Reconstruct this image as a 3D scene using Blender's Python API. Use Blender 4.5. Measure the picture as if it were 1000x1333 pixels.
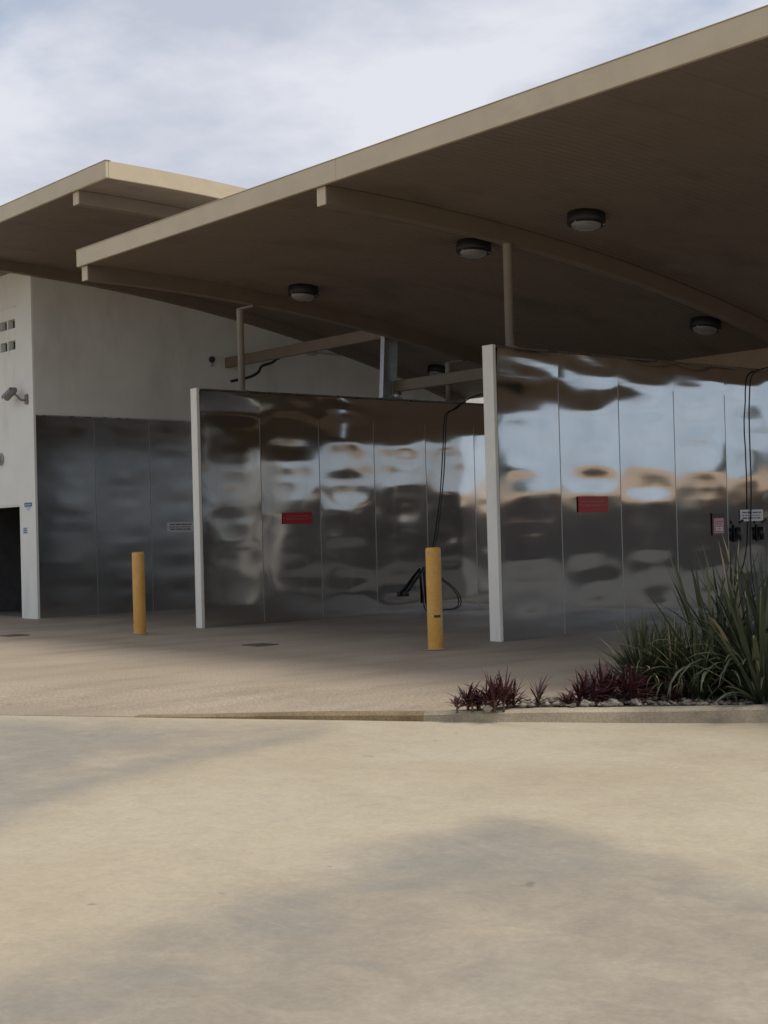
import bpy, bmesh, math, random
import numpy as np
from mathutils import Vector, Matrix, noise

for o in list(bpy.data.objects):
    bpy.data.objects.remove(o)
S = bpy.context.scene
C = S.collection
R = math.radians

# ------------------------------------------------------------------ camera
CAM = Vector((11.86, -11.68, 1.30))
ANG = R(49.91); PITCH = R(0.85); ROLL = 0.0265
fh = Vector((-math.sin(ANG), math.cos(ANG), 0)); rt = Vector((math.cos(ANG), math.sin(ANG), 0)); up = Vector((0, 0, 1))
fw = fh * math.cos(PITCH) + up * math.sin(PITCH)
u2 = -fh * math.sin(PITCH) + up * math.cos(PITCH)
cr = rt * math.cos(ROLL) - u2 * math.sin(ROLL)
cu = rt * math.sin(ROLL) + u2 * math.cos(ROLL)
cd = bpy.data.cameras.new('camera'); cam = bpy.data.objects.new('camera', cd); C.objects.link(cam)
cam.matrix_world = Matrix(((cr.x, cu.x, -fw.x, CAM.x), (cr.y, cu.y, -fw.y, CAM.y), (cr.z, cu.z, -fw.z, CAM.z), (0, 0, 0, 1)))
cd.sensor_fit = 'HORIZONTAL'; cd.sensor_width = 36; cd.lens = 36 * 1.850
cd.clip_start = 0.05; cd.clip_end = 6000
S.camera = cam

# ------------------------------------------------------------------ sky and sun
SUN_EL = R(60); SUN_AZ = math.atan2(0.94, 0.34)     # azimuth from +Y towards +X
W = bpy.data.worlds.new('World'); S.world = W; W.use_nodes = True
nt = W.node_tree; nt.nodes.clear()
def N(t, tree=None, **kw):
    n = (tree or nt).nodes.new(t)
    for k, v in kw.items(): setattr(n, k, v)
    return n
L = nt.links.new
sky = N('ShaderNodeTexSky', sky_type='NISHITA', sun_disc=False, sun_elevation=SUN_EL, sun_rotation=SUN_AZ,
        altitude=20, air_density=1.0, dust_density=1.2, ozone_density=1.0)
tc = N('ShaderNodeTexCoord')
sep = N('ShaderNodeSeparateXYZ'); L(tc.outputs['Generated'], sep.inputs[0])
zz = N('ShaderNodeMath', operation='MAXIMUM'); L(sep.outputs['Z'], zz.inputs[0]); zz.inputs[1].default_value = 0.0
zp = N('ShaderNodeMath', operation='ADD'); L(zz.outputs[0], zp.inputs[0]); zp.inputs[1].default_value = 0.16
dv = N('ShaderNodeVectorMath', operation='DIVIDE'); L(tc.outputs['Generated'], dv.inputs[0])
cmb = N('ShaderNodeCombineXYZ'); L(zp.outputs[0], cmb.inputs[0]); L(zp.outputs[0], cmb.inputs[1]); cmb.inputs[2].default_value = 1
L(cmb.outputs[0], dv.inputs[1])
fl = N('ShaderNodeVectorMath', operation='MULTIPLY'); L(dv.outputs[0], fl.inputs[0]); fl.inputs[1].default_value = (1, 1, 0.0)
off = N('ShaderNodeVectorMath', operation='ADD'); L(fl.outputs[0], off.inputs[0]); off.inputs[1].default_value = (8.3, 5.2, 0)
n1 = N('ShaderNodeTexNoise'); n1.inputs['Scale'].default_value = 1.25; n1.inputs['Detail'].default_value = 7; n1.inputs['Roughness'].default_value = 0.55; n1.inputs['Distortion'].default_value = 0.15
L(off.outputs[0], n1.inputs['Vector'])
cov = N('ShaderNodeMapRange', interpolation_type='SMOOTHSTEP'); cov.inputs['From Min'].default_value = 0.29; cov.inputs['From Max'].default_value = 0.50
L(n1.outputs['Fac'], cov.inputs['Value'])
n2 = N('ShaderNodeTexNoise'); n2.inputs['Scale'].default_value = 2.3; n2.inputs['Detail'].default_value = 9; n2.inputs['Roughness'].default_value = 0.55; n2.inputs['Distortion'].default_value = 0.15
L(off.outputs[0], n2.inputs['Vector'])
crp = N('ShaderNodeValToRGB'); crp.color_ramp.elements[0].position = 0.34; crp.color_ramp.elements[0].color = (5.3, 5.65, 6.7, 1)
crp.color_ramp.elements[1].position = 0.57; crp.color_ramp.elements[1].color = (7.6, 7.8, 8.5, 1)
L(n2.outputs['Fac'], crp.inputs[0])
# thin veil: even the gaps are pale blue haze
veil = N('ShaderNodeMix', data_type='RGBA'); veil.inputs['Factor'].default_value = 0.55
L(sky.outputs[0], veil.inputs['A']); veil.inputs['B'].default_value = (4.6, 5.6, 7.4, 1)
mx = N('ShaderNodeMix', data_type='RGBA'); L(cov.outputs[0], mx.inputs['Factor']); L(veil.outputs['Result'], mx.inputs['A']); L(crp.outputs[0], mx.inputs['B'])
hz_ = N('ShaderNodeMapRange', interpolation_type='SMOOTHSTEP'); L(sep.outputs['Z'], hz_.inputs['Value']); hz_.inputs['From Min'].default_value = 0.02; hz_.inputs['From Max'].default_value = 0.26; hz_.inputs['To Min'].default_value = 0.75; hz_.inputs['To Max'].default_value = 0.0
mh = N('ShaderNodeMix', data_type='RGBA'); L(hz_.outputs[0], mh.inputs['Factor']); L(mx.outputs['Result'], mh.inputs['A']); mh.inputs['B'].default_value = (5.1, 6.2, 7.3, 1)
bg = N('ShaderNodeBackground'); bg.inputs['Strength'].default_value = 0.10
L(mh.outputs['Result'], bg.inputs[0])
wo = N('ShaderNodeOutputWorld'); L(bg.outputs[0], wo.inputs[0])

sd = bpy.data.lights.new('sun', 'SUN'); sd.energy = 2.4; sd.angle = R(17); sd.color = (1.0, 0.93, 0.82)
sun = bpy.data.objects.new('sun', sd); C.objects.link(sun)
sdir = Vector((math.sin(SUN_AZ) * math.cos(SUN_EL), math.cos(SUN_AZ) * math.cos(SUN_EL), math.sin(SUN_EL)))
sun.rotation_euler = sdir.to_track_quat('Z', 'Y').to_euler(); sun.location = (0, 0, 30)
vs = S.view_settings; vs.view_transform = 'Standard'; vs.look = 'None'; vs.exposure = 0.0; vs.gamma = 1.0; vs.use_curve_mapping = False
S.render.engine = 'CYCLES'
S.cycles.max_bounces = 10; S.cycles.glossy_bounces = 6; S.cycles.diffuse_bounces = 4

# ------------------------------------------------------------------ materials
MAT = {}
def mat(name, col, rough=0.6, metal=0.0, var=0.0, scale=6.0, bump=0.0, bscale=60.0, rvar=0.0, stretch=None, col2=None, spec=0.5, dark_speck=0.0, world=False):
    m = bpy.data.materials.new(name); m.use_nodes = True; t = m.node_tree; b = t.nodes['Principled BSDF']; l = t.links.new
    b.inputs['Base Color'].default_value = (*col, 1); b.inputs['Roughness'].default_value = rough; b.inputs['Metallic'].default_value = metal
    b.inputs['Specular IOR Level'].default_value = spec
    co = N('ShaderNodeTexCoord', t); src = co.outputs['Object']
    if world: src = N('ShaderNodeNewGeometry', t).outputs['Position']
    if stretch:
        mp = N('ShaderNodeMapping', t); mp.inputs['Scale'].default_value = stretch; l(src, mp.inputs[0]); src = mp.outputs[0]
    if var or col2:
        n = N('ShaderNodeTexNoise', t); n.inputs['Scale'].default_value = scale; n.inputs['Detail'].default_value = 6; n.inputs['Roughness'].default_value = 0.6
        l(src, n.inputs['Vector'])
        mr = N('ShaderNodeMapRange', t); mr.inputs['From Min'].default_value = 0.3; mr.inputs['From Max'].default_value = 0.7; l(n.outputs['Fac'], mr.inputs['Value'])
        mm = N('ShaderNodeMix', t, data_type='RGBA'); l(mr.outputs[0], mm.inputs['Factor'])
        c2 = col2 or tuple(c * (1 + var) for c in col); c1 = col if col2 else tuple(c * (1 - var) for c in col)
        mm.inputs['A'].default_value = (*c1, 1); mm.inputs['B'].default_value = (*c2, 1); out = mm.outputs['Result']
        if dark_speck:
            v = N('ShaderNodeTexNoise', t); v.inputs['Scale'].default_value = bscale; v.inputs['Detail'].default_value = 3; l(src, v.inputs['Vector'])
            vr = N('ShaderNodeMapRange', t); vr.inputs['From Min'].default_value = 0.35; vr.inputs['From Max'].default_value = 0.65
            vr.inputs['To Min'].default_value = 1 - dark_speck; vr.inputs['To Max'].default_value = 1 + dark_speck * 0.6; l(v.outputs['Fac'], vr.inputs['Value'])
            m2 = N('ShaderNodeVectorMath', t, operation='SCALE'); l(out, m2.inputs[0]); l(vr.outputs[0], m2.inputs['Scale']); out = m2.outputs[0]
        l(out, b.inputs['Base Color'])
    if rvar:
        n = N('ShaderNodeTexNoise', t); n.inputs['Scale'].default_value = scale * 0.8; n.inputs['Detail'].default_value = 5; l(src, n.inputs['Vector'])
        mr = N('ShaderNodeMapRange', t); mr.inputs['From Min'].default_value = 0.3; mr.inputs['From Max'].default_value = 0.7
        mr.inputs['To Min'].default_value = max(0.02, rough - rvar); mr.inputs['To Max'].default_value = rough + rvar; l(n.outputs['Fac'], mr.inputs['Value']); l(mr.outputs[0], b.inputs['Roughness'])
    if bump:
        n = N('ShaderNodeTexNoise', t); n.inputs['Scale'].default_value = bscale; n.inputs['Detail'].default_value = 4; l(src, n.inputs['Vector'])
        bp = N('ShaderNodeBump', t); bp.inputs['Strength'].default_value = bump; bp.inputs['Distance'].default_value = 0.01; l(n.outputs['Fac'], bp.inputs['Height']); l(bp.outputs[0], b.inputs['Normal'])
    MAT[name] = m
    return m
mat('cream_paint', (0.50, 0.42, 0.29), 0.5, var=0.06, scale=3, bump=0.05, bscale=30)
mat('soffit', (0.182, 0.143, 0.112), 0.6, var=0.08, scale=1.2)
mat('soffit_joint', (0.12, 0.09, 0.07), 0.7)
mat('shaded_beam_paint', (0.180, 0.138, 0.102), 0.5, var=0.07, scale=3)  # cream beams under the roof, with their shade put into this darker colour
mat('roof_top', (0.55, 0.52, 0.46), 0.5, var=0.05)
mat('white_paint', (0.74, 0.72, 0.65), 0.5, var=0.05, scale=4, bump=0.05, bscale=40)
mat('render_white', (0.72, 0.72, 0.66), 0.8, var=0.05, scale=1.5, bump=0.15, bscale=90)
mat('side_render', (0.64, 0.61, 0.55), 0.8, var=0.06, scale=1.0, bump=0.15, bscale=90)
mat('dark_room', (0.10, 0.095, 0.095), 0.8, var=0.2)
mat('steel', (0.53, 0.545, 0.55), 0.07, metal=1, rvar=0.02, scale=1.6, var=0.06, world=True)
mat('steel_warm', (0.62, 0.62, 0.61), 0.075, metal=1, rvar=0.025, scale=1.6, var=0.06, world=True)
mat('steel_dull', (0.58, 0.575, 0.57), 0.17, metal=1, rvar=0.05, scale=1.6, var=0.08, world=True)
mat('seam_steel', (0.42, 0.42, 0.41), 0.45, metal=1)
mat('post_paint', (0.30, 0.255, 0.205), 0.5, var=0.06)
mat('header_tan', (0.36, 0.245, 0.15), 0.6, var=0.06)
mat('steel_trim', (0.42, 0.42, 0.41), 0.3, metal=1, rvar=0.08, scale=8)
mat('fence_brown', (0.115, 0.098, 0.083), 0.6, var=0.1)
mat('galvanised', (0.50, 0.52, 0.54), 0.42, metal=0.8, var=0.15, scale=20)
mat('core', (0.25, 0.25, 0.24), 0.8, var=0.1)
mat('bollard_yellow', (0.60, 0.315, 0.055), 0.45, var=0.08, scale=7, bump=0.05, bscale=40, dark_speck=0.08)
mat('scuff', (0.06, 0.04, 0.02), 0.7)
mat('black_rubber', (0.012, 0.012, 0.013), 0.5, var=0.2, scale=10)
mat('black_plastic', (0.018, 0.018, 0.02), 0.4)
mat('grey_plastic', (0.35, 0.35, 0.34), 0.45, var=0.05)
mat('camera_grey', (0.17, 0.17, 0.165), 0.5, var=0.1)
mat('lamp_housing', (0.012, 0.011, 0.014), 0.5)
m = mat('lamp_glass', (0.30, 0.30, 0.29), 0.12, var=0.04, scale=20); m.node_tree.nodes['Principled BSDF'].inputs['Transmission Weight'].default_value = 0.25
mat('sign_red', (0.42, 0.024, 0.026), 0.4, var=0.05)
mat('sign_red_print', (0.36, 0.10, 0.10), 0.45)  # paler red of the print lines on the red signs
mat('sign_white', (0.66, 0.66, 0.65), 0.4, var=0.03)
mat('sign_ink', (0.06, 0.06, 0.065), 0.5)
mat('sign_dark', (0.025, 0.02, 0.025), 0.4)
mat('sign_pink', (0.55, 0.36, 0.36), 0.45)
mat('sign_maroon', (0.16, 0.05, 0.06), 0.45)
mat('sticker_blue', (0.03, 0.06, 0.20), 0.4)
mat('sticker_pale', (0.40, 0.47, 0.58), 0.4)
mat('drum_blue', (0.07, 0.10, 0.19), 0.4)
mat('jug_white', (0.5, 0.5, 0.5), 0.5)
mat('grate_iron', (0.13, 0.105, 0.085), 0.6, var=0.2)
mat('kerb', (0.43, 0.365, 0.265), 0.9, col2=(0.24, 0.205, 0.15), scale=2.2, bump=0.4, bscale=70, dark_speck=0.15)
mat('kerb_brown', (0.29, 0.215, 0.12), 0.9, col2=(0.17, 0.12, 0.065), scale=3, bump=0.5, bscale=60, dark_speck=0.2)
mat('soil', (0.075, 0.058, 0.042), 0.95, var=0.35, scale=14, bump=0.8, bscale=50)
mat('pebble', (0.17, 0.145, 0.115), 0.85, var=0.3, scale=9)
mat('pebble_pale', (0.28, 0.245, 0.195), 0.85, var=0.15, scale=9)
mat('litter', (0.36, 0.27, 0.16), 0.8, var=0.25, scale=9)
def leafmat(name, c1, c2, rough=0.42):
    m = mat(name, c1, rough, col2=c2, scale=3.0, stretch=(1, 1, 0.5))
    b = m.node_tree.nodes['Principled BSDF']
    return m
leafmat('leaf_flax', (0.022, 0.031, 0.015), (0.060, 0.076, 0.038), 0.5)
leafmat('leaf_flax_pale', (0.085, 0.10, 0.055), (0.13, 0.145, 0.085))
leafmat('leaf_green', (0.027, 0.039, 0.013), (0.074, 0.093, 0.034), 0.5)
leafmat('leaf_maroon', (0.034, 0.009, 0.011), (0.085, 0.022, 0.024), 0.5)
leafmat('leaf_dead', (0.30, 0.22, 0.13), (0.42, 0.35, 0.24), 0.7)
mat('tree_leaf', (0.03, 0.05, 0.018), 0.6, col2=(0.07, 0.09, 0.035), scale=1)
mat('bark', (0.12, 0.085, 0.06), 0.9, var=0.2)
mat('shed_tan', (0.42, 0.30, 0.175), 0.7, var=0.08, scale=0.6)
mat('shed_pale', (0.55, 0.52, 0.45), 0.7, var=0.05, scale=0.6)
mat('shed_roof', (0.40, 0.26, 0.14), 0.6, var=0.1)
mat('shed_door', (0.20, 0.12, 0.08), 0.6, var=0.08)
mat('asphalt', (0.052, 0.047, 0.042), 0.9, var=0.2, scale=1.5, bump=0.3, bscale=80)
mat('ground', (0.22, 0.18, 0.125), 0.95, col2=(0.14, 0.125, 0.075), scale=0.06, bump=0.2, bscale=8)

def stains(name, col, stretch, lo, hi, strength):
    t = MAT[name].node_tree; b = t.nodes['Principled BSDF']; l = t.links.new; inp = b.inputs['Base Color']
    ge = N('ShaderNodeNewGeometry', t); mp = N('ShaderNodeMapping', t); mp.inputs['Scale'].default_value = stretch; l(ge.outputs['Position'], mp.inputs[0])
    n = N('ShaderNodeTexNoise', t); n.inputs['Scale'].default_value = 1.0; n.inputs['Detail'].default_value = 7; n.inputs['Roughness'].default_value = 0.65; l(mp.outputs[0], n.inputs['Vector'])
    r = N('ShaderNodeMapRange', t); r.inputs['From Min'].default_value = lo; r.inputs['From Max'].default_value = hi; r.inputs['To Max'].default_value = strength; l(n.outputs['Fac'], r.inputs['Value'])
    x = N('ShaderNodeMix', t, data_type='RGBA'); l(r.outputs[0], x.inputs['Factor'])
    if inp.is_linked: l(inp.links[0].from_socket, x.inputs['A'])
    else: x.inputs['A'].default_value = inp.default_value
    x.inputs['B'].default_value = (*col, 1); l(x.outputs['Result'], inp)
stains('bollard_yellow', (0.16, 0.085, 0.03), (9, 9, 3.5), .60, .70, .75)
stains('bollard_yellow', (0.62, 0.46, 0.22), (5, 5, 2), .52, .68, .5)
stains('white_paint', (0.33, 0.29, 0.22), (7, 7, 1.2), .58, .76, .45)
stains('render_white', (0.40, 0.37, 0.31), (2.2, 2.2, .5), .55, .78, .4)
stains('side_render', (0.30, 0.26, 0.21), (1.6, 1.0, .35), .54, .78, .4)
stains('cream_paint', (0.27, 0.21, 0.14), (1.4, 3, 9), .58, .76, .35)
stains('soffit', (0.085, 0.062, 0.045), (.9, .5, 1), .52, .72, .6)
stains('kerb', (0.13, 0.115, 0.09), (3, 3, 6), .56, .68, .6)

# exposed-aggregate apron: pinkish tan, speckled, damp and oil-stained where the cars stand
def apron_material():
    m = bpy.data.materials.new('aggregate'); m.use_nodes = True; t = m.node_tree; b = t.nodes['Principled BSDF']; l = t.links.new
    co = N('ShaderNodeTexCoord', t); src = co.outputs['Object']
    def noise_(sc, det=5, rough=0.6, vec=None):
        n = N('ShaderNodeTexNoise', t); n.inputs['Scale'].default_value = sc; n.inputs['Detail'].default_value = det; n.inputs['Roughness'].default_value = rough; l(vec or src, n.inputs['Vector']); return n.outputs['Fac']
    def rng(v, a, b_, c, d):
        r = N('ShaderNodeMapRange', t); l(v, r.inputs['Value'])
        for k, x in zip(('From Min', 'From Max', 'To Min', 'To Max'), (a, b_, c, d)): r.inputs[k].default_value = x
        return r.outputs[0]
    def mix(f, a, b_):
        x = N('ShaderNodeMix', t, data_type='RGBA'); l(f, x.inputs['Factor'])
        for k, v in (('A', a), ('B', b_)):
            if isinstance(v, tuple): x.inputs[k].default_value = (*v, 1)
            else: l(v, x.inputs[k])
        return x.outputs['Result']
    base = mix(rng(noise_(0.5), .35, .65, 0, 1), (0.335, 0.270, 0.195), (0.39, 0.318, 0.235))
    # streaks along the way the cars drive
    mp = N('ShaderNodeMapping', t); mp.inputs['Scale'].default_value = (1.3, 0.35, 1); l(src, mp.inputs[0])
    base = mix(rng(noise_(1.1, 4, 0.6, mp.outputs[0]), .48, .72, 0, 0.55), base, (0.20, 0.158, 0.115))
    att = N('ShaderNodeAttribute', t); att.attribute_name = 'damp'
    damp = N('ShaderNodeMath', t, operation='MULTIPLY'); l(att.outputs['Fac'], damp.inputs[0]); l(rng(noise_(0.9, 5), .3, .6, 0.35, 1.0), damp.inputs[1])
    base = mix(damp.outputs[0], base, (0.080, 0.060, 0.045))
    sp = rng(noise_(55, 2, 0.5), .35, .65, .78, 1.2)
    sc = N('ShaderNodeVectorMath', t, operation='SCALE'); l(base, sc.inputs[0]); l(sp, sc.inputs['Scale'])
    l(sc.outputs[0], b.inputs['Base Color'])
    l(rng(damp.outputs[0], 0, 1, 0.85, 0.42), b.inputs['Roughness'])
    bp = N('ShaderNodeBump', t); bp.inputs['Strength'].default_value = 0.35; bp.inputs['Distance'].default_value = 0.01; l(noise_(70, 2), bp.inputs['Height']); l(bp.outputs[0], b.inputs['Normal'])
    MAT['aggregate'] = m
apron_material()

# tan concrete drive with soft-edged darker grey patches (attribute 'worn' / 'blue'), trowel mottling and fine cracks
def drive_material():
    m = bpy.data.materials.new('concrete'); m.use_nodes = True; t = m.node_tree; b = t.nodes['Principled BSDF']; l = t.links.new
    co = N('ShaderNodeTexCoord', t); src = co.outputs['Object']
    def noise_(sc, det=6, rough=0.6, dist=0.0):
        n = N('ShaderNodeTexNoise', t); n.inputs['Scale'].default_value = sc; n.inputs['Detail'].default_value = det; n.inputs['Roughness'].default_value = rough; n.inputs['Distortion'].default_value = dist; l(src, n.inputs['Vector']); return n.outputs['Fac']
    def rng(v, a, b_, c, d):
        r = N('ShaderNodeMapRange', t); l(v, r.inputs['Value'])
        for k, x in zip(('From Min', 'From Max', 'To Min', 'To Max'), (a, b_, c, d)): r.inputs[k].default_value = x
        return r.outputs[0]
    def mix(f, a, b_):
        x = N('ShaderNodeMix', t, data_type='RGBA'); l(f, x.inputs['Factor'])
        for k, v in (('A', a), ('B', b_)):
            if isinstance(v, tuple): x.inputs[k].default_value = (*v, 1)
            else: l(v, x.inputs[k])
        return x.outputs['Result']
    base = mix(rng(noise_(0.7, 6, .6, .6), .35, .65, 0, 1), (0.41, 0.345, 0.245), (0.45, 0.388, 0.285))
    base = mix(rng(noise_(2.3, 8, .65, 1.0), .55, .75, 0, .3), base, (0.33, 0.275, 0.195))
    mp = N('ShaderNodeMapping', t); mp.inputs['Scale'].default_value = (0.5, 0.8, 1); mp.inputs['Rotation'].default_value = (0, 0, R(-20)); l(src, mp.inputs[0])
    ns = N('ShaderNodeTexNoise', t); ns.inputs['Scale'].default_value = 1.1; ns.inputs['Detail'].default_value = 10; ns.inputs['Roughness'].default_value = 0.62; ns.inputs['Distortion'].default_value = 1.2; l(mp.outputs[0], ns.inputs['Vector'])
    base = mix(rng(ns.outputs['Fac'], .50, .72, 0, .6), base, (0.47, 0.415, 0.315))
    base = mix(rng(ns.outputs['Fac'], .46, .30, 0, .4), base, (0.32, 0.27, 0.195))
    aw = N('ShaderNodeAttribute', t); aw.attribute_name = 'grey_patch'
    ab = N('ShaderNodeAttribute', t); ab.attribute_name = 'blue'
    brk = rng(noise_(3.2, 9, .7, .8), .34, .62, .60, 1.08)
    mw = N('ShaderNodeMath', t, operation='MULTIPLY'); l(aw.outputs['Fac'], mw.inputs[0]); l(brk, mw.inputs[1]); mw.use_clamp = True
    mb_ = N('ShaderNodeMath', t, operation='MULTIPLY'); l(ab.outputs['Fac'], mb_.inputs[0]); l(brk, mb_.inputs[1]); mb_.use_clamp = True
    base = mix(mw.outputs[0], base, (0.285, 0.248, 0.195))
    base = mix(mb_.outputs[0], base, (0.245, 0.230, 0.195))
    base = mix(rng(noise_(5.0, 8, .7, 1.5), .60, .78, 0, .2), base, (0.47, 0.41, 0.31))
    base = mix(rng(ns.outputs['Fac'], .56, .72, 0, .4), base, (0.40, 0.36, 0.285))
    base = mix(rng(noise_(11, 6, .7, 2.0), .66, .74, 0, .45), base, (0.20, 0.175, 0.135))
    dn = N('ShaderNodeTexNoise', t); dn.inputs['Scale'].default_value = 2.5; dn.inputs['Detail'].default_value = 6; l(src, dn.inputs['Vector'])
    dm = N('ShaderNodeVectorMath', t, operation='SCALE'); l(dn.outputs['Color'], dm.inputs[0]); dm.inputs['Scale'].default_value = 0.55
    da = N('ShaderNodeVectorMath', t, operation='ADD'); l(src, da.inputs[0]); l(dm.outputs[0], da.inputs[1])
    v2 = N('ShaderNodeTexVoronoi', t, feature='F1'); v2.inputs['Scale'].default_value = 2.6; l(da.outputs[0], v2.inputs['Vector'])
    dp = N('ShaderNodeMath', t, operation='MULTIPLY'); l(rng(v2.outputs['Distance'], .035, .075, .6, 0), dp.inputs[0]); l(rng(noise_(1.7, 2), .52, .55, 0, 1), dp.inputs[1])
    base = mix(dp.outputs[0], base, (0.15, 0.13, 0.105))
    v4 = N('ShaderNodeTexVoronoi', t, feature='F1'); v4.inputs['Scale'].default_value = 3.7; l(da.outputs[0], v4.inputs['Vector'])
    d4 = N('ShaderNodeMath', t, operation='MULTIPLY'); l(rng(v4.outputs['Distance'], .04, .06, .7, 0), d4.inputs[0]); l(rng(noise_(1.3, 2), .58, .61, 0, 1), d4.inputs[1])
    base = mix(d4.outputs[0], base, (0.58, 0.55, 0.47))
    for rot, sc_ in ((28, (1.2, 26, 1)), (-41, (0.9, 30, 1))):          # faint drag marks
        m3 = N('ShaderNodeMapping', t); m3.inputs['Rotation'].default_value = (0, 0, R(rot)); m3.inputs['Scale'].default_value = sc_; l(src, m3.inputs[0])
        n3 = N('ShaderNodeTexNoise', t); n3.inputs['Scale'].default_value = 1.0; n3.inputs['Detail'].default_value = 4; l(m3.outputs[0], n3.inputs['Vector'])
        base = mix(rng(n3.outputs['Fac'], .64, .74, 0, .09), base, (0.50, 0.45, 0.36)); base = mix(rng(n3.outputs['Fac'], .34, .25, 0, .08), base, (0.22, 0.19, 0.15))
    md = rng(noise_(9, 8, .72, .6), .3, .7, .93, 1.06); sm_ = N('ShaderNodeVectorMath', t, operation='SCALE'); l(base, sm_.inputs[0]); l(md, sm_.inputs['Scale']); base = sm_.outputs[0]
    sp = rng(noise_(42, 5, 0.65), .3, .7, .92, 1.07)
    sc = N('ShaderNodeVectorMath', t, operation='SCALE'); l(base, sc.inputs[0]); l(sp, sc.inputs['Scale'])
    l(sc.outputs[0], b.inputs['Base Color']); b.inputs['Roughness'].default_value = 0.88; b.inputs['Specular IOR Level'].default_value = 0.3
    bp = N('ShaderNodeBump', t); bp.inputs['Strength'].default_value = 0.13; bp.inputs['Distance'].default_value = 0.01; l(noise_(45, 6, .7), bp.inputs['Height']); l(bp.outputs[0], b.inputs['Normal'])
    MAT['concrete'] = m
drive_material()

# ------------------------------------------------------------------ helpers
class MB:
    def __init__(s): s.v = []; s.f = []; s.sm = []
    def add(s, vs_, fs, smooth=False):
        o = len(s.v); s.v += [tuple(p) for p in vs_]; s.f += [tuple(i + o for i in q) for q in fs]; s.sm += [smooth] * len(fs); return s
    def box(s, x0, x1, y0, y1, z0, z1, M=None):
        p = [(x0, y0, z0), (x1, y0, z0), (x1, y1, z0), (x0, y1, z0), (x0, y0, z1), (x1, y0, z1), (x1, y1, z1), (x0, y1, z1)]
        if M: p = [M @ Vector(q) for q in p]
        return s.add(p, [(0, 3, 2, 1), (4, 5, 6, 7), (0, 1, 5, 4), (1, 2, 6, 5), (2, 3, 7, 6), (3, 0, 4, 7)])
    def bev(s, x0, x1, y0, y1, z0, z1, b=0.006):
        bm = bmesh.new(); bmesh.ops.create_cube(bm, size=1)
        for v in bm.verts: v.co = ((x0 + x1) / 2 + v.co.x * (x1 - x0), (y0 + y1) / 2 + v.co.y * (y1 - y0), (z0 + z1) / 2 + v.co.z * (z1 - z0))
        bmesh.ops.bevel(bm, geom=bm.edges[:], offset=b, segments=2, affect='EDGES', profile=0.5)
        bm.verts.index_update(); s.add([v.co[:] for v in bm.verts], [[v.index for v in f.verts] for f in bm.faces]); bm.free(); return s
    def lathe(s, prof, c=(0, 0, 0), n=24, axis='Z', smooth=True):
        vs_ = []; fs = []
        for r, h in prof:
            for i in range(n):
                a = 2 * math.pi * i / n; x, y = r * math.cos(a), r * math.sin(a)
                p = (x, y, h) if axis == 'Z' else ((h, x, y) if axis == 'X' else (x, h, y))
                vs_.append((c[0] + p[0], c[1] + p[1], c[2] + p[2]))
        for k in range(len(prof) - 1):
            for i in range(n):
                j = (i + 1) % n
                q = (k * n + i, k * n + j, (k + 1) * n + j, (k + 1) * n + i)
                fs.append(q if axis != 'Y' else q[::-1])
        return s.add(vs_, fs, smooth)
    def tube(s, pts, r, n=8):
        P = [Vector(p) for p in pts]; vs_ = []; fs = []; k = len(P)
        rr = r if isinstance(r, (list, tuple)) else [r] * k
        nrm = None
        for i, p in enumerate(P):
            t = (P[min(i + 1, k - 1)] - P[max(i - 1, 0)]).normalized()
            if nrm is None: nrm = t.orthogonal().normalized()
            nrm = (nrm - t * nrm.dot(t)).normalized(); bn = t.cross(nrm)
            for j in range(n):
                a = 2 * math.pi * j / n; vs_.append(p + (nrm * math.cos(a) + bn * math.sin(a)) * rr[i])
        for i in range(k - 1):
            for j in range(n):
                q = (j + 1) % n; fs.append((i * n + j, i * n + q, (i + 1) * n + q, (i + 1) * n + j))
        fs.append(tuple(range(n - 1, -1, -1))); fs.append(tuple((k - 1) * n + j for j in range(n)))
        return s.add(vs_, fs, True)
    def mesh(s, name, m):
        me = bpy.data.meshes.new(name); me.from_pydata(s.v, [], s.f); me.update()
        me.polygons.foreach_set('use_smooth', s.sm); me.materials.append(MAT[m]); return me
    def build(s, name, m, parent=None):
        return link(name, s.mesh(name, m), parent)
def link(name, me, parent=None):
    o = bpy.data.objects.new(name, me); C.objects.link(o)
    if parent: o.parent = parent
    return o
def at(o, x, y, z): o.location = (x, y, z); return o
def tag(o, label=None, cat=None, group=None, kind=None):
    if label: o['label'] = label
    if cat: o['category'] = cat
    if group: o['group'] = group
    if kind: o['kind'] = kind
    return o
def thing(name, label, cat, loc=(0, 0, 0), rz=0, group=None):
    o = bpy.data.objects.new(name, None); C.objects.link(o); o.location = loc; o.rotation_euler.z = rz; o.empty_display_size = 0.1
    return tag(o, label, cat, group)
def spline(pts, n=10):
    P = [Vector(p) for p in pts]; out = []
    for i in range(len(P) - 1):
        a, b, c, d = P[max(i - 1, 0)], P[i], P[i + 1], P[min(i + 2, len(P) - 1)]
        for k in range(n):
            t = k / n
            out.append(0.5 * ((2 * b) + (c - a) * t + (2 * a - 5 * b + 4 * c - d) * t * t + (3 * b - a - 3 * c + d) * t ** 3))
    out.append(P[-1]); return out
rnd = random.Random(7)
K = 0.0138; YF = -2.44                      # the canopies curve down to the rear
def drop(y): return K * (y - YF) ** 2

# ------------------------------------------------------------------ ground, drive, apron
g = MB().add([(-2500, -2500, -0.12), (2500, -2500, -0.12), (2500, 2500, -0.12), (-2500, 2500, -0.12)], [(0, 1, 2, 3)]).build('ground', 'ground'); tag(g, kind='structure')
lane = MB().add([(-60, 5.7, -0.004), (70, 5.7, -0.004), (70, 24.4, -0.004), (-60, 24.4, -0.004)], [(0, 1, 2, 3)]).build('rear_lane', 'asphalt'); tag(lane, kind='structure')

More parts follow.
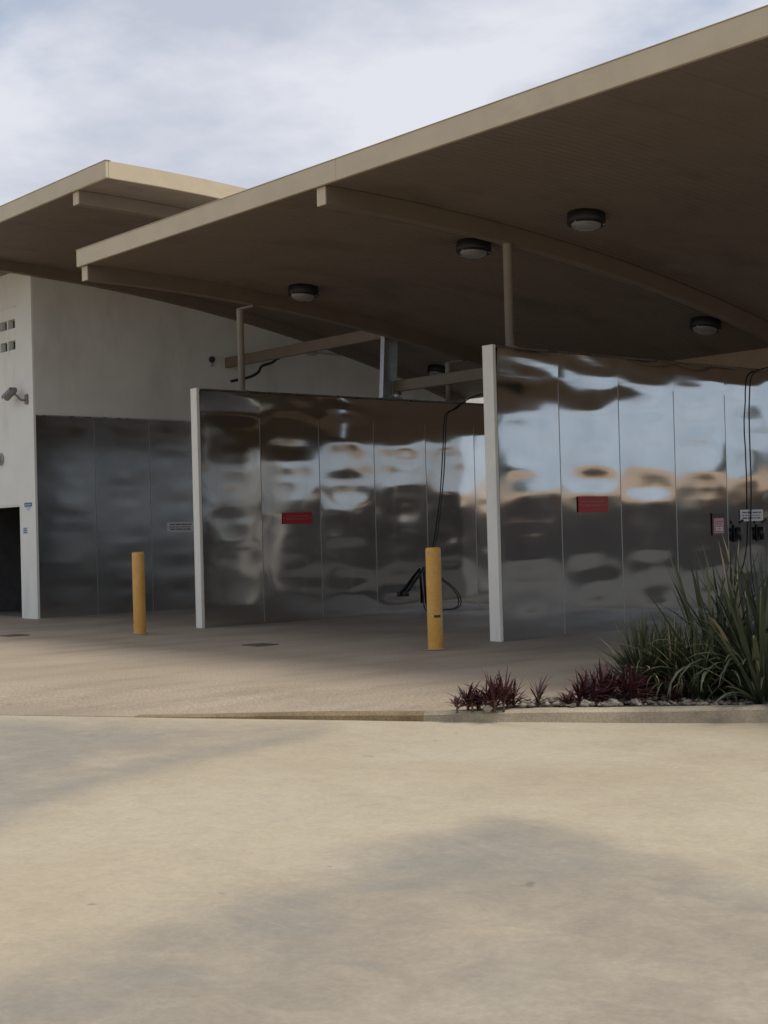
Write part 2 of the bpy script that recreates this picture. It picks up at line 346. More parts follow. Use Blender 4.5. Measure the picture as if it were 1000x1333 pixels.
def polysd(px, py, poly):
    d = np.full(px.shape, 1e9); ins = np.zeros(px.shape, bool); n = len(poly)
    for i in range(n):
        ax, ay = poly[i]; bx, by = poly[(i + 1) % n]; ex, ey = bx - ax, by - ay
        t = np.clip(((px - ax) * ex + (py - ay) * ey) / (ex * ex + ey * ey), 0, 1)
        d = np.minimum(d, np.hypot(px - ax - t * ex, py - ay - t * ey))
        cnd = ((ay > py) != (by > py)); den = (by - ay) if by != ay else 1e-9
        ins ^= cnd & (px < (bx - ax) * (py - ay) / den + ax)
    return np.where(ins, -d, d)
def sstep(a, b, x): t = np.clip((x - a) / (b - a), 0, 1); return t * t * (3 - 2 * t)
# line of the kerb / joint between drive and apron
EDGE = [(-40, -32.8), (-6.0, -11.35), (1.25, -6.78), (2.36, -6.08), (4.27, -4.84), (4.85, -4.42), (5.53, -3.95), (6.15, -3.42), (6.9, -2.6), (8.0, -0.9), (9.6, 2.5), (12, 8)]
def grid_mesh(name, xs, ys, zf, m, keep=None):
    X, Y = np.meshgrid(xs, ys); Z = zf(X, Y); nx = len(xs)
    v = np.stack([X, Y, Z], -1).reshape(-1, 3)
    f = []
    for j in range(len(ys) - 1):
        for i in range(nx - 1):
            if keep is None or keep(0.5 * (xs[i] + xs[i + 1]), 0.5 * (ys[j] + ys[j + 1])):
                f.append((j * nx + i, j * nx + i + 1, (j + 1) * nx + i + 1, (j + 1) * nx + i))
    me = bpy.data.meshes.new(name); me.from_pydata(v.tolist(), [], f); me.materials.append(MAT[m]); me.polygons.foreach_set('use_smooth', [True] * len(f)); me.update()
    return me, X.reshape(-1), Y.reshape(-1)
xs = np.concatenate([np.linspace(-40, -1, 14), np.arange(0, 13, 0.07), np.linspace(13.5, 45, 12)])
ys = np.concatenate([np.linspace(-45, -13, 12), np.arange(-12, -3, 0.07), np.linspace(-2.5, 8, 8)])
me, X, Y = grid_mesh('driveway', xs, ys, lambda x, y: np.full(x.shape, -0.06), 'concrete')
nz = np.array([noise.fractal(Vector((a * 0.9, b * 0.9, 3.1)), 1.0, 2.0, 5) for a, b in zip(X, Y)])
nz2 = np.array([noise.fractal(Vector((a * 2.1, b * 2.1, 9.1)), 0.8, 2.0, 5) for a, b in zip(X, Y)])
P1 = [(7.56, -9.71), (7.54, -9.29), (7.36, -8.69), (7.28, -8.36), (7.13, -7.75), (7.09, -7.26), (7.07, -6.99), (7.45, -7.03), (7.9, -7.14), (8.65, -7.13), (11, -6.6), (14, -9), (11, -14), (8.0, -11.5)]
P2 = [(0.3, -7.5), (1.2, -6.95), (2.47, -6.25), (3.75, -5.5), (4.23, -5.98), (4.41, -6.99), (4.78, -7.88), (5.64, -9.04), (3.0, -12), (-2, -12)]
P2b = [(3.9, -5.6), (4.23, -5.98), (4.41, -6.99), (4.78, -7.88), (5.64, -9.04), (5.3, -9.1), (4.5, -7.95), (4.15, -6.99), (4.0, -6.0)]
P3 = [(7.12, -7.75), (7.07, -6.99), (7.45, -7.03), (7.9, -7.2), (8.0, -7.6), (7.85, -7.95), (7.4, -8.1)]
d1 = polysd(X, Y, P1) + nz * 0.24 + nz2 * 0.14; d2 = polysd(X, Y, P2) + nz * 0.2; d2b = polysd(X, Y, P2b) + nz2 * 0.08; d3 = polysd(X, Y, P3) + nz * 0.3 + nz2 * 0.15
grey_patch = np.maximum(0.95 * (1 - sstep(-0.35, 0.3, d1)), 0.72 * (1 - sstep(-0.4, 0.4, d2))) * np.clip(0.95 + 0.35 * nz2, 0.3, 1.1)
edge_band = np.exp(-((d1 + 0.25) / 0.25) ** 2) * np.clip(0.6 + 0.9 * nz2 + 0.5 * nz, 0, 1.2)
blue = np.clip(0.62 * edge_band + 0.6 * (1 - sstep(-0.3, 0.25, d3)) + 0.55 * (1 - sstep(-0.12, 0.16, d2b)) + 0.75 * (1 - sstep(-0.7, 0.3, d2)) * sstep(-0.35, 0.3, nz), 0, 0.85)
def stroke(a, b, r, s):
    global blue, grey_patch
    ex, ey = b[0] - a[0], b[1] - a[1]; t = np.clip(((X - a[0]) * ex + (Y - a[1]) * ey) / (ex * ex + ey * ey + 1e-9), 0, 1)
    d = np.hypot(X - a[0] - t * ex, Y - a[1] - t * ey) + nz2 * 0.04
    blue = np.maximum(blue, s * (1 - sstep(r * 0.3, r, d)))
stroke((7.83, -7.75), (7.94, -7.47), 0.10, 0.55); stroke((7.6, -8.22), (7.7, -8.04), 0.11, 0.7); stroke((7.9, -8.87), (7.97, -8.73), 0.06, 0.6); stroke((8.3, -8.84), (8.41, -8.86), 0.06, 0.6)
for nm, arr in (('grey_patch', grey_patch), ('blue', blue)):
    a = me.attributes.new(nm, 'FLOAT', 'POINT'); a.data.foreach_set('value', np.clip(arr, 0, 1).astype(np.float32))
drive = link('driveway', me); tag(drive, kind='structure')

def edge_y(x):
    return np.interp(x, [p[0] for p in EDGE], [p[1] for p in EDGE])
# apron: rows follow the kerb line so its front edge is clean
xa = np.concatenate([np.linspace(-40, -8, 12), np.arange(-7.5, 8.1, 0.15), np.linspace(8.4, 12, 8)]); ta = np.concatenate([[0], np.linspace(0.05, 1.0, 8), np.arange(1.2, 9, 0.2), np.linspace(9.5, 45, 10)])
vx = []; 
for t in ta:
    for x in xa:
        y = min(float(edge_y(x)) + t, 5.7) if t < 44 else 5.7
        low = (1 - float(sstep(2.1, 4.4, np.array(x)))) * (1 - float(sstep(0.0, 2.2, np.array(t))))
        vx.append((x, y, -0.0575 * low + 0.0))
nx = len(xa)
fx = [(j * nx + i, j * nx + i + 1, (j + 1) * nx + i + 1, (j + 1) * nx + i) for j in range(len(ta) - 1) for i in range(nx - 1) if max(vx[(j + 1) * nx + i][1], vx[(j + 1) * nx + i + 1][1]) - min(vx[j * nx + i][1], vx[j * nx + i + 1][1]) > 1e-4 and not (vx[j * nx + i][1] > 5.69 and vx[j * nx + i + 1][1] > 5.69)]
me = bpy.data.meshes.new('apron'); me.from_pydata(vx, [], fx); me.materials.append(MAT['aggregate']); me.polygons.foreach_set('use_smooth', [True] * len(fx)); me.update()
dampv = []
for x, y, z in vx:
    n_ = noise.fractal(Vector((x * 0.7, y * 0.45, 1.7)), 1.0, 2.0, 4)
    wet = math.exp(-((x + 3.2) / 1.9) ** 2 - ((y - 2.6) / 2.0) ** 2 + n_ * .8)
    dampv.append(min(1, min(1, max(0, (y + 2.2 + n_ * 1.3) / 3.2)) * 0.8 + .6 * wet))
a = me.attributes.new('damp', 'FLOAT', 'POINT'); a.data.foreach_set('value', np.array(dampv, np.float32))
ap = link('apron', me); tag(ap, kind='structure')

# kerb: brown-stained low lip in front of the apron, then the grey kerb round the garden bed
def kerb_obj(name, pts, w, z0, ztop, m):
    P = [Vector((*p, 0)) for p in pts]; n = len(P); vs_ = []; fs = []
    for i, p in enumerate(P):
        t = (P[min(i + 1, n - 1)] - P[max(i - 1, 0)]).normalized(); nr = Vector((-t.y, t.x, 0)); zt = ztop[i]
        h = max(zt - z0, 0.004); b = min(0.02, h * 0.4)
        prof = [(0, z0), (0, zt - b), (b, zt), (w - b, zt), (w, zt - b), (w, z0)]
        for o_, z in prof: q = p + nr * o_; vs_.append((q.x, q.y, z))
    for i in range(n - 1):
        for j in range(5): fs.append((i * 6 + j, (i + 1) * 6 + j, (i + 1) * 6 + j + 1, i * 6 + j + 1))
    fs += [tuple(range(6))[::-1], tuple((n - 1) * 6 + j for j in range(6))]
    o = MB().add(vs_, [q[::-1] for q in fs]).build(name, m); tag(o, kind='structure'); return o
low = [(2.25, -6.16), (2.6, -5.94), (3.0, -5.68), (3.4, -5.42), (3.8, -5.16), (4.2, -4.91)]
kerb_obj('kerb', low, 0.13, -0.065, [-0.056, -0.045, -0.028, -0.012, -0.003, 0.004], 'kerb_brown')
hi = spline([(4.2, -4.91, 0), (4.55, -4.66, 0), (4.87, -4.42, 0), (5.53, -3.95, 0), (6.15, -3.42, 0), (6.9, -2.6, 0), (8.0, -0.9, 0), (9.6, 2.5, 0)], 5)
hz = [0.004 + 0.044 * min(1, (i / 19)) for i in range(len(hi))]
kerb_obj('kerb', [(p.x, p.y) for p in hi], 0.15, -0.065, hz, 'kerb')

# garden bed
bed = [(4.28, -4.80), (4.56, -4.56), (4.84, -4.34), (5.47, -3.86), (6.05, -3.32), (6.8, -2.5), (7.85, -0.85), (8.2, 0.2), (6.6, 0.0), (5.6, -1.0), (4.95, -2.1), (4.72, -3.0), (4.60, -3.7), (4.42, -4.25)]
bm = bmesh.new(); vsb = [bm.verts.new((x, y, 0.012)) for x, y in bed]; bm.faces.new(vsb); bmesh.ops.triangulate(bm, faces=bm.faces[:]); bmesh.ops.subdivide_edges(bm, edges=bm.edges[:], cuts=6, use_grid_fill=True)
bedarr = np.array([[v.co.x, v.co.y] for v in bm.verts]); bsd = polysd(bedarr[:, 0], bedarr[:, 1], bed)
for v, s_ in zip(bm.verts, bsd): v.co.z = 0.008 + 0.05 * min(1, -s_ / 0.3) * (0.6 + 0.6 * noise.noise(v.co * 3)) if s_ < 0 else 0.008
me = bpy.data.meshes.new('garden_bed'); bm.to_mesh(me); bm.free(); me.materials.append(MAT['soil']); me.polygons.foreach_set('use_smooth', [True] * len(me.polygons)); tag(link('garden_bed', me), kind='structure')
def inbed(x, y, m=0.05): return polysd(np.array([x]), np.array([y]), bed)[0] < -m
for mname, cnt, r0, r1, lab in (('pebble', 900, 0.008, 0.024, 'grey brown pebbles and chips covering the garden bed soil'), ('pebble_pale', 200, 0.010, 0.032, 'pale cream stone chips scattered in the garden bed'), ('litter', 200, 0.012, 0.03, 'dry fallen leaf scraps lying in the garden bed')):
    mb = MB()
    for i in range(cnt):
        for _ in range(40):
            x, y = rnd.uniform(4.2, 6.6), rnd.uniform(-4.8, -1.6)
            if inbed(x, y, 0.02): break
        else: continue
        r = rnd.uniform(r0, r1); z = 0.045
        M = Matrix.Translation((x, y, z)) @ Matrix.Rotation(rnd.uniform(0, 6.3), 4, 'Z') @ Matrix.Rotation(rnd.uniform(-.5, .5), 4, 'X') @ Matrix.Diagonal((r * 1.4, r, r * (0.75 if mname != 'litter' else 0.12), 1))
        q = [(1, 0, 0), (.4, .9, .1), (-.6, .7, 0), (-1, -.1, .1), (-.4, -.9, 0), (.6, -.8, .1), (0.1, 0, 1), (0, 0.1, -1)]
        mb.add([M @ Vector([c * rnd.uniform(.8, 1.15) for c in p]) for p in q], [(i_, (i_ + 1) % 6, 6) for i_ in range(6)] + [((i_ + 1) % 6, i_, 7) for i_ in range(6)], True)
    tag(mb.build({'pebble': 'garden_pebbles', 'pebble_pale': 'stone_chips', 'litter': 'leaf_litter'}[mname], mname), lab, {'pebble': 'pebbles', 'pebble_pale': 'stone chips', 'litter': 'leaf litter'}[mname], kind='stuff')

# ------------------------------------------------------------------ steel-clad walls
PW = 1.1
def steel_panel(seed, w, h, amp, out, lean=0.01, lean2=None):
    """sheet in the YZ plane (y 0..w, z 0..h), bulging along +x*out: oil-canned stainless sheet"""
    r = random.Random(seed); nu, nv = 18, 64; vs_ = []; fs = []
    modes = [(r.uniform(0.45, 0.75), r.uniform(0, 6.28), 0.0035), (r.uniform(0.9, 1.5), r.uniform(0, 6.28), 0.007), (r.uniform(0.28, 0.4), r.uniform(0, 6.28), 0.0035)]
    pil = r.uniform(.0028, .0058); cell = r.uniform(.85, 1.25); cph = r.uniform(0, 3.14)
    dents = [(w * r.uniform(.38, .62), (k + r.uniform(.25, .75)) * (h - .3) / 9 + .1, w * r.uniform(.24, .40), r.uniform(.07, .13), r.choice((-1, 1, 1)) * r.uniform(.0014, .0031)) for k in range(9) if r.random() < .9]
    o1 = Vector((seed * 7.3, seed * 3.1, 0)); tw = r.uniform(-0.002, 0.002)
    for j in range(nv + 1):
        v = j / nv * h
        for i in range(nu + 1):
            u = i / nu * w
            e = (math.sin(math.pi * min(max(u / w, 0), 1))) ** 0.6
            d = 0.0
            for lam, ph, sl in modes:
                bow = 0.5 * math.sin(math.pi * u / w + ph) * 1.0
                d += sl * lam / 6.283 * math.sin(6.283 * v / lam + ph + bow)
            d = d * (0.06 + 0.94 * e) + e * (0.0022 * noise.noise(Vector((u * 1.3, v * 1.9, 0)) + o1) + 0.0012 * noise.noise(Vector((u * 2.6, v * 4.2, 5)) + o1))
            d += pil * math.sin(math.pi * u / w) ** 0.8 * abs(math.sin(math.pi * v / cell + cph)) ** 0.8 if 0 < u < w else 0
            for cu_, cv_, su, sv, am in dents: d += am * math.exp(-((u - cu_) / su) ** 4 - ((v - cv_) / sv) ** 2)
            vt = v - (h - 0.36) - 0.06 * e * math.sin(seed * 1.7)
            ln = lean + ((lean2 if lean2 is not None else lean) - lean) * u / w
            if vt > 0: d += ln * (vt - 0.03 * (1 - math.exp(-vt / 0.03))) + 0.0010 * e * math.sin(vt * 26 + u * 3 + seed)
            vs_.append(((0.004 + amp * d) * out, u, v))
    for j in range(nv):
        for i in range(nu):
            q = (j * (nu + 1) + i, j * (nu + 1) + i + 1, (j + 1) * (nu + 1) + i + 1, (j + 1) * (nu + 1) + i)
            fs.append(q if out > 0 else q[::-1])
    # turned edges so the sheet has thickness
    o = len(vs_); ring = [0, nu, nv * (nu + 1) + nu, nv * (nu + 1)]
    for a_, b_ in ((0, 1), (2, 3)):
        o = len(vs_); A_, B_ = vs_[ring[a_]], vs_[ring[b_]]
        vs_ += [A_, (-0.004 * out, A_[1], A_[2]), (-0.004 * out, B_[1], B_[2]), B_]
        q = (o, o + 1, o + 2, o + 3); fs.append(q if out > 0 else q[::-1])
    return vs_, fs
def wash_wall(x0, x1, y0, npan, label, seed, lenY, mats=('steel', 'steel'), tops=(.074, .066, .050, .034, .014, .004, 0, 0)):
    t = thing('wash_bay_wall', label, 'wall', (x0 + (x1 - x0) / 2, y0, 0), group=None)
    hw = (x1 - x0) / 2; H = 3.46
    MB().bev(-hw, hw, 0, 0.055, 0, H + 0.006, 0.008).build('end_post', 'white_paint', t)
    MB().box(-hw + 0.012, hw - 0.012, 0.055, lenY, 0, H - 0.03).build('wall_core', 'steel_trim', t)
    MB().bev(-hw + 0.004, hw - 0.004, 0.058, lenY, H - 0.028, H, 0.005).build('top_capping', 'steel_trim', t)
    for side in (1, -1):
        for i in range(npan):
            a_ = i * PW if i else 0.057
            w = min((i + 1) * PW, lenY) - a_ - 0.0002
            vs_, fs = steel_panel(seed + i * 3 + (50 if side < 0 else 0), w, H - 0.035, 1.0, side, tops[min(i, 7)], tops[min(i + 1, 7)])
            o = MB().add(vs_, fs, True).build('steel_panel', mats[0 if side > 0 else 1], t); o.location = (side * (hw - 0.006), a_, 0.0)
            if i: MB().box(-.0012, .0012, -.0055, .0055, 0.02, H - .40).build('joint_strip', 'seam_steel', t).location = (side * (hw - 0.001), a_, 0)
    return t
wash_wall(-0.095, 0.08, -0.05, 9, 'steel clad bay wall with white end post nearest the garden bed', 11, 9.9, ('steel', 'steel_warm'))
wash_wall(-5.65, -5.49, -0.55, 7, 'steel clad bay wall with white end post between the two yellow bollards', 131, 7.15, ('steel_warm', 'steel'))

# ------------------------------------------------------------------ left building
BX, BY = -10.34, -0.70; SOF2 = 6.04
bt = thing('wash_building', 'white rendered building with dark doorway, breeze block vents and steel clad side', 'building', (BX, BY, 0))
def lb(name, m, x0, x1, y0, y1, z0, z1, b=None):   # world coordinates -> building
    mb = MB(); (mb.bev if b else mb.box)(x0 - BX, x1 - BX, y0 - BY, y1 - BY, z0, z1, *([b] if b else [])); return mb.build(name, m, bt)
T = 0.19; ztop = SOF2 - drop(BY) - 0.005
DX0, DX1, DH = -13.4, -10.93, 1.955
lb('front_wall', 'render_white', DX1, BX - 0.0, BY, BY + T, 0, 4.60)            # pier by the door, up to vents
lb('front_wall', 'render_white', -17.0, DX1 - 0.0, BY, BY + T, DH, 4.60)
lb('front_wall', 'render_white', -17.0, DX0, BY, BY + T, 0, DH)
# breeze blocks: rows of openings between z 4.60 and 5.25
cols = [-10.97 - 0.31 * i for i in range(8)]
lb('front_wall', 'render_white', -10.965, BX, BY, BY + T, 4.60, ztop)
lb('front_wall', 'render_white', -17.0, cols[-1] - 0.27, BY, BY + T, 4.60, ztop)
xl, xr = cols[-1] - 0.27, -10.965
lb('front_wall', 'render_white', xl, xr, BY, BY + T, 4.81, 5.02)
lb('front_wall', 'render_white', xl, xr, BY, BY + T, 5.18, ztop)
lb('front_wall', 'render_white', xl, xr, BY, BY + T, 4.60, 4.65)
for z0, z1 in ((4.65, 4.81), (5.02, 5.18)):
    for i in range(7): lb('block_web', 'render_white', cols[i] - 0.31, cols[i] - 0.27, BY, BY + T, z0, z1)
lb('vent_shade', 'lamp_housing', xl, xr, BY + 0.10, BY + 0.112, 4.652, 4.808); lb('vent_shade', 'lamp_housing', xl, xr, BY + 0.10, BY + 0.112, 5.022, 5.178)  # added black sheets stand in for the shade inside the openings
lb('hood_mould', 'render_white', xl, xr + 0.03, BY - 0.018, BY, 5.36, 5.395)
# side wall with a top that follows the curved roof
yy = [BY + 0.03 + i * (12.0 - BY - 0.03) / 14 for i in range(15)]
vs_ = []; 
for y in yy:
    zt = SOF2 - drop(y) - 0.006 if y < 9.25 else 4.75
    for x, z in ((BX - T, 0), (BX + .004, 0), (BX + .004, zt), (BX - T, zt)): vs_.append((x - BX, y - BY, z))
fs = [(i * 4 + j, i * 4 + (j + 1) % 4, (i + 1) * 4 + (j + 1) % 4, (i + 1) * 4 + j) for i in range(14) for j in range(4)] + [(0, 1, 2, 3), (59, 58, 57, 56)]
MB().add(vs_, [q[::-1] for q in fs]).build('side_wall', 'side_render', bt)
for i in range(11):                                          # cladding
    vs_, fs = steel_panel(300 + i * 5, PW - 0.0005, 3.43, 0.8, 1)
    MB().add(vs_, fs, True).build('steel_panel', 'steel_dull', bt).location = (0.009, 0.035 + i * PW, 0.01)
    if i: MB().box(-.0012, .0012, -.0055, .0055, 0.02, 3.42).build('joint_strip', 'seam_steel', bt).location = (0.014, 0.035 + i * PW, 0)
lb('cladding_trim', 'steel_trim', BX + 0.0045, BX + 0.022, BY + 0.032, 11.4, 3.44, 3.462)
# door lining and the room behind it
lb('door_frame', 'white_paint', DX1 - 0.03, DX1, BY + 0.01, BY + T - 0.01, 0, DH - 0.03); lb('door_frame', 'white_paint', DX0 + 0.03, DX1, BY + 0.01, BY + T - 0.01, DH - 0.03, DH)
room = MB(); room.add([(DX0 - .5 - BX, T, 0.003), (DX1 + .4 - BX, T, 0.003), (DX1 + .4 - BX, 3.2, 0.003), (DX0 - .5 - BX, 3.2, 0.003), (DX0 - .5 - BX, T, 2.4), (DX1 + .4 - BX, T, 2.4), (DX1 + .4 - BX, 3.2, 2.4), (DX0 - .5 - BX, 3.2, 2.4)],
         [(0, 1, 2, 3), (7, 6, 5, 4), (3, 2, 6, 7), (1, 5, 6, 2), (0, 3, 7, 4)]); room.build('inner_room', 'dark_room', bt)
# things in the doorway
dr = thing('chemical_drum', 'dark blue drum standing just inside the doorway', 'drum', (-11.42, -0.05, 0.004))
MB().lathe([(0, 0), (.24, 0), (.25, .03), (.25, .28), (.26, .30), (.25, .32), (.25, .56), (.26, .58), (.25, .60), (.25, .86), (.24, .89), (.22, .875), (0, .875)], n=22).build('body', 'drum_blue', dr)
MB().lathe([(.03, .87), (.03, .91), (0, .91)], (0.12, 0, 0), 10).build('bung', 'grey_plastic', dr)
jg = thing('detergent_jug', 'small white jug on the floor at the door edge', 'jug', (-11.06, -0.47, 0.004))
MB().lathe([(0, 0), (.075, 0), (.08, .02), (.08, .20), (.06, .26), (.03, .29), (.03, .32), (0, .32)], n=14).build('body', 'jug_white', jg)
MB().lathe([(.034, .30), (.034, .34), (0, .34)], n=12).build('cap', 'drum_blue', jg); MB().tube(spline([(.03, 0, .29), (.085, 0, .28), (.10, 0, .20), (.078, 0, .14)], 5), .011, 6).build('handle', 'jug_white', jg)
pu = thing('pump_unit', 'dark pump unit with upright pipes deep in the doorway', 'pump', (-12.1, 0.2, 0.004))
MB().bev(-.3, .3, -.22, .22, 0, .34, .02).build('base', 'black_plastic', pu); MB().lathe([(0, -.25), (.13, -.25), (.14, -.2), (.14, .2), (.13, .25), (0, .25)], (0, 0, .5), 18, 'X').build('motor', 'grey_plastic', pu)
for x in (-.22, -.05, .2): MB().tube([(x, .12, .34), (x, .12, 1.0 + x)], .03, 8).build('pipe', 'galvanised', pu)

# ------------------------------------------------------------------ canopies
def curved_bar(x0, x1, zlo, zhi, y0, y1, n=16):
    vs_ = []
    for i in range(n + 1):
        y = y0 + (y1 - y0) * i / n; d = drop(y)
        vs_ += [(x0, y, zlo - d), (x1, y, zlo - d), (x1, y, zhi - d), (x0, y, zhi - d)]
    fs = [(i * 4 + (j + 1) % 4, i * 4 + j, (i + 1) * 4 + j, (i + 1) * 4 + (j + 1) % 4) for i in range(n) for j in range(4)]
    fs = [q[::-1] for q in fs] + [(3, 2, 1, 0)[::-1], tuple(n * 4 + j for j in (0, 3, 2, 1))[::-1]]
    bm = bmesh.new(); bv = [bm.verts.new(v) for v in vs_]
    for q in fs: bm.faces.new([bv[k] for k in q])
    bmesh.ops.recalc_face_normals(bm, faces=bm.faces[:]); bm.verts.index_update()
    mb = MB().add([v.co[:] for v in bm.verts], [[v.index for v in f.verts] for f in bm.faces]); bm.free(); return mb
SHW = 0.76
def soffit_mesh(z, y1):
    """one ribbed sheet, SHW wide, ribs running front to back and following the roof curve"""
    prof = []
    nr = 8; p = SHW / nr
    for i in range(nr): prof += [(i * p, 0.0), (i * p + p * 0.62, 0.0), (i * p + p * 0.70, 0.007), (i * p + p * 0.92, 0.007)]
    prof.append((SHW - 0.003, 0.0)); n = 18; vs_ = []; fs = []
    for j in range(n + 1):
        y = YF + (y1 - YF) * j / n
        for x, h in prof: vs_.append((x, y, z + h - drop(y)))
    k = len(prof)
    for j in range(n):
        for i in range(k - 1): fs.append((j * k + i, (j + 1) * k + i, (j + 1) * k + i + 1, j * k + i + 1))
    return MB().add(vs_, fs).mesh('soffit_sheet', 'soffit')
def canopy(label, x0, x1, sof, y1, beams, bdep):
    t = thing('canopy_roof', label, 'canopy')
    n = int((x1 - x0 - 0.03) / SHW); sx = (x1 - x0 - 0.05) / (n * SHW); me = soffit_mesh(sof, y1)
    for i in range(n):
        o = link('soffit_sheet', me, t); o.location.x = x0 + 0.025 + i * SHW * sx; o.scale.x = sx
    curved_bar(x0 + .02, x1 - .02, sof + 0.03, sof + 0.19, YF + 0.01, y1 - .01).build('roof_deck', 'roof_top', t)
    nf = max(1, round((x1 - x0) / 5.8)); wf = (x1 - x0 + .04) / nf
    for i in range(nf):
        MB().bev(x0 - .02 + i * wf + .0015, x0 - .02 + (i + 1) * wf - .0015, YF - 0.045, YF - 0.002, sof - 0.008, sof + 0.215, 0.005).build('front_fascia', 'cream_paint', t)
    MB().bev(x0 - .03, x1 + .03, YF - .052, YF + .03, sof + .2155, sof + .2235, .003).build('capping', 'cream_paint', t)
    curved_bar(x0 - 0.02, x0 + 0.02, sof - 0.008, sof + 0.212, YF, y1).build('side_fascia', 'cream_paint', t)
    curved_bar(x1 - 0.02, x1 + 0.02, sof - 0.008, sof + 0.212, YF, y1).build('side_fascia', 'cream_paint', t)
    d = drop(y1); MB().box(x0 - .02, x1 + .02, y1 + .002, y1 + .04, sof - d - 0.02, sof - d + .21).build('rear_fascia', 'cream_paint', t)
    for bx0, bx1 in beams:
        curved_bar(bx0, bx1, sof - bdep, sof - 0.001, YF + 0.02, y1 - 0.02).build('beam', 'shaded_beam_paint', t)
        MB().bev(bx0 - .004, bx1 + .004, YF + .002, YF + .019, sof - bdep - .004, sof - .012, .003).build('lit_beam_end', 'cream_paint', t)  # added cream plate gives the beam end its lit tone
    return t
XR = 11.6
c1 = canopy('large cream canopy with curved soffit over the right hand wash bays', -5.34, XR, 5.0, 6.7, [(-5.30, -5.16), (-0.09, 0.05), (6.05, 6.19), (11.2, 11.34)], 0.20)
c2 = canopy('higher cream canopy on the left with a sunlit side fascia', -17.2, -4.53, SOF2, 9.3, [(-5.50, -5.36), (-10.34 + 0.002, -10.22)], 0.18)
def post(par, x, y, z0, z1, r=0.052, m='post_paint'):
    o = MB().lathe([(0, z0), (r * 1.9, z0), (r * 1.9, z0 + .012), (r, z0 + .013), (r, z1)], n=16).build('post', m, par); o.location = (x, y, 0); return o
post(c1, -0.02, 0.34, 3.46, 5.0 - .2 - drop(.34) + .02); post(c1, -5.57, 0.30, 3.46, 4.8 - drop(.30) - .03); post(c1, -5.57, 4.48, 3.46, 4.8 - drop(4.48) - .03)
for y in (0.30, 4.48):
    z = 5.0 - .2 - drop(y) - 0.002; MB().bev(-5.61, -5.18, y - .035, y + .035, z - .03, z, .004).build('bracket', 'shaded_beam_paint', c1)
for y in (0.4, 5.6): post(c1, 11.27, y, 0, 4.8 - drop(y), 0.075)
post(c1, 6.12, 5.6, 0, 4.8 - drop(5.6), 0.075)
# rear header under the back edge of the roof
MB().bev(-5.32, -.13, 6.42, 6.50, 3.05, 3.94, .01).build('rear_header', 'header_tan', c1); MB().bev(.11, XR - .4, 6.42, 6.50, 3.42, 3.94, .01).build('rear_header', 'header_tan', c1)
# cross beam, flat galvanised post and boom in the left bays
MB().bev(-10.335, -5.62, 3.2, 3.30, 4.47, 4.66, .008).build('cross_beam', 'shaded_beam_paint', c2)
gp = thing('steel_stanchion', 'bright galvanised flat stanchion standing on top of the middle bay wall', 'post', (-5.57, 3.12, 3.46))
M_ = Matrix.Rotation(R(-4.0), 4, 'X')
mb = MB(); mb.box(-.045, -.038 + .0, -.13, .16, 0.0, 1.12, M_); mb.box(-.045, .05, .15, .16, 0, 1.12, M_); mb.box(-.038, .05, -.13, -.122, 0, 1.12, M_); mb.build('channel', 'galvanised', gp)
MB().box(-.07, .07, -.18, .20, 0.0, .012).build('base_plate', 'galvanised', gp)
bo = thing('hose_boom', 'long painted boom arm reaching out over the middle wash bay', 'boom arm', (-5.57, 3.32, 3.46))
MB().bev(-.02, 2.95, -.05, .05, .12, .30, .01).build('arm', 'shaded_beam_paint', bo); MB().lathe([(0, 0), (.09, 0), (.09, .12), (0, .12)], n=16).build('pivot', 'galvanised', bo); MB().bev(2.87, 2.96, -.04, .04, .04, .12, .006).build('hose_clip', 'galvanised', bo)

# ------------------------------------------------------------------ bulkhead lights
def bulkhead(label, x, y, sof):
    z = sof - drop(y); t = thing('ceiling_light', label, 'light', (x, y, z), group='round bulkhead lights under the canopies')
    t.rotation_euler.x = -math.atan(2 * K * (y - YF))
    MB().lathe([(0.0, 0.005), (.20, 0.005), (.215, -.01), (.22, -.115), (.205, -.128), (.185, -.128), (.185, -.09), (0, -.09)], n=28).build('housing', 'lamp_housing', t)
    MB().lathe([(.178, -.10), (.172, -.145), (.14, -.178), (.08, -.196), (0, -.20)][::-1], n=28).build('lens', 'lamp_glass', t)
    MB().lathe([(.176, -.126), (.212, -.126), (.212, -.136), (.176, -.136), (.176, -.126)], n=28).build('rim', 'lamp_housing', t)
    for a in (0.6, 2.7, 4.8): MB().lathe([(0, -.125), (.012, -.125), (.012, -.142), (0, -.142)][::-1], (.2 * math.cos(a), .2 * math.sin(a), 0), 8).build('screw', 'steel_trim', t)
    return t
bulkhead('round bulkhead light, leftmost under the large canopy', -4.42, 0.62, 5.0)
bulkhead('round bulkhead light just left of the post on the near bay wall', -0.80, 0.55, 5.0)
bulkhead('round bulkhead light, highest and nearest, right of the near wall post', 1.07, 0.53, 5.0)
bulkhead('round bulkhead light above the far end of the near bay wall', -0.70, 5.03, 5.0)
bulkhead('half hidden round light seen far behind the boom arm', -9.35, 7.72, SOF2)

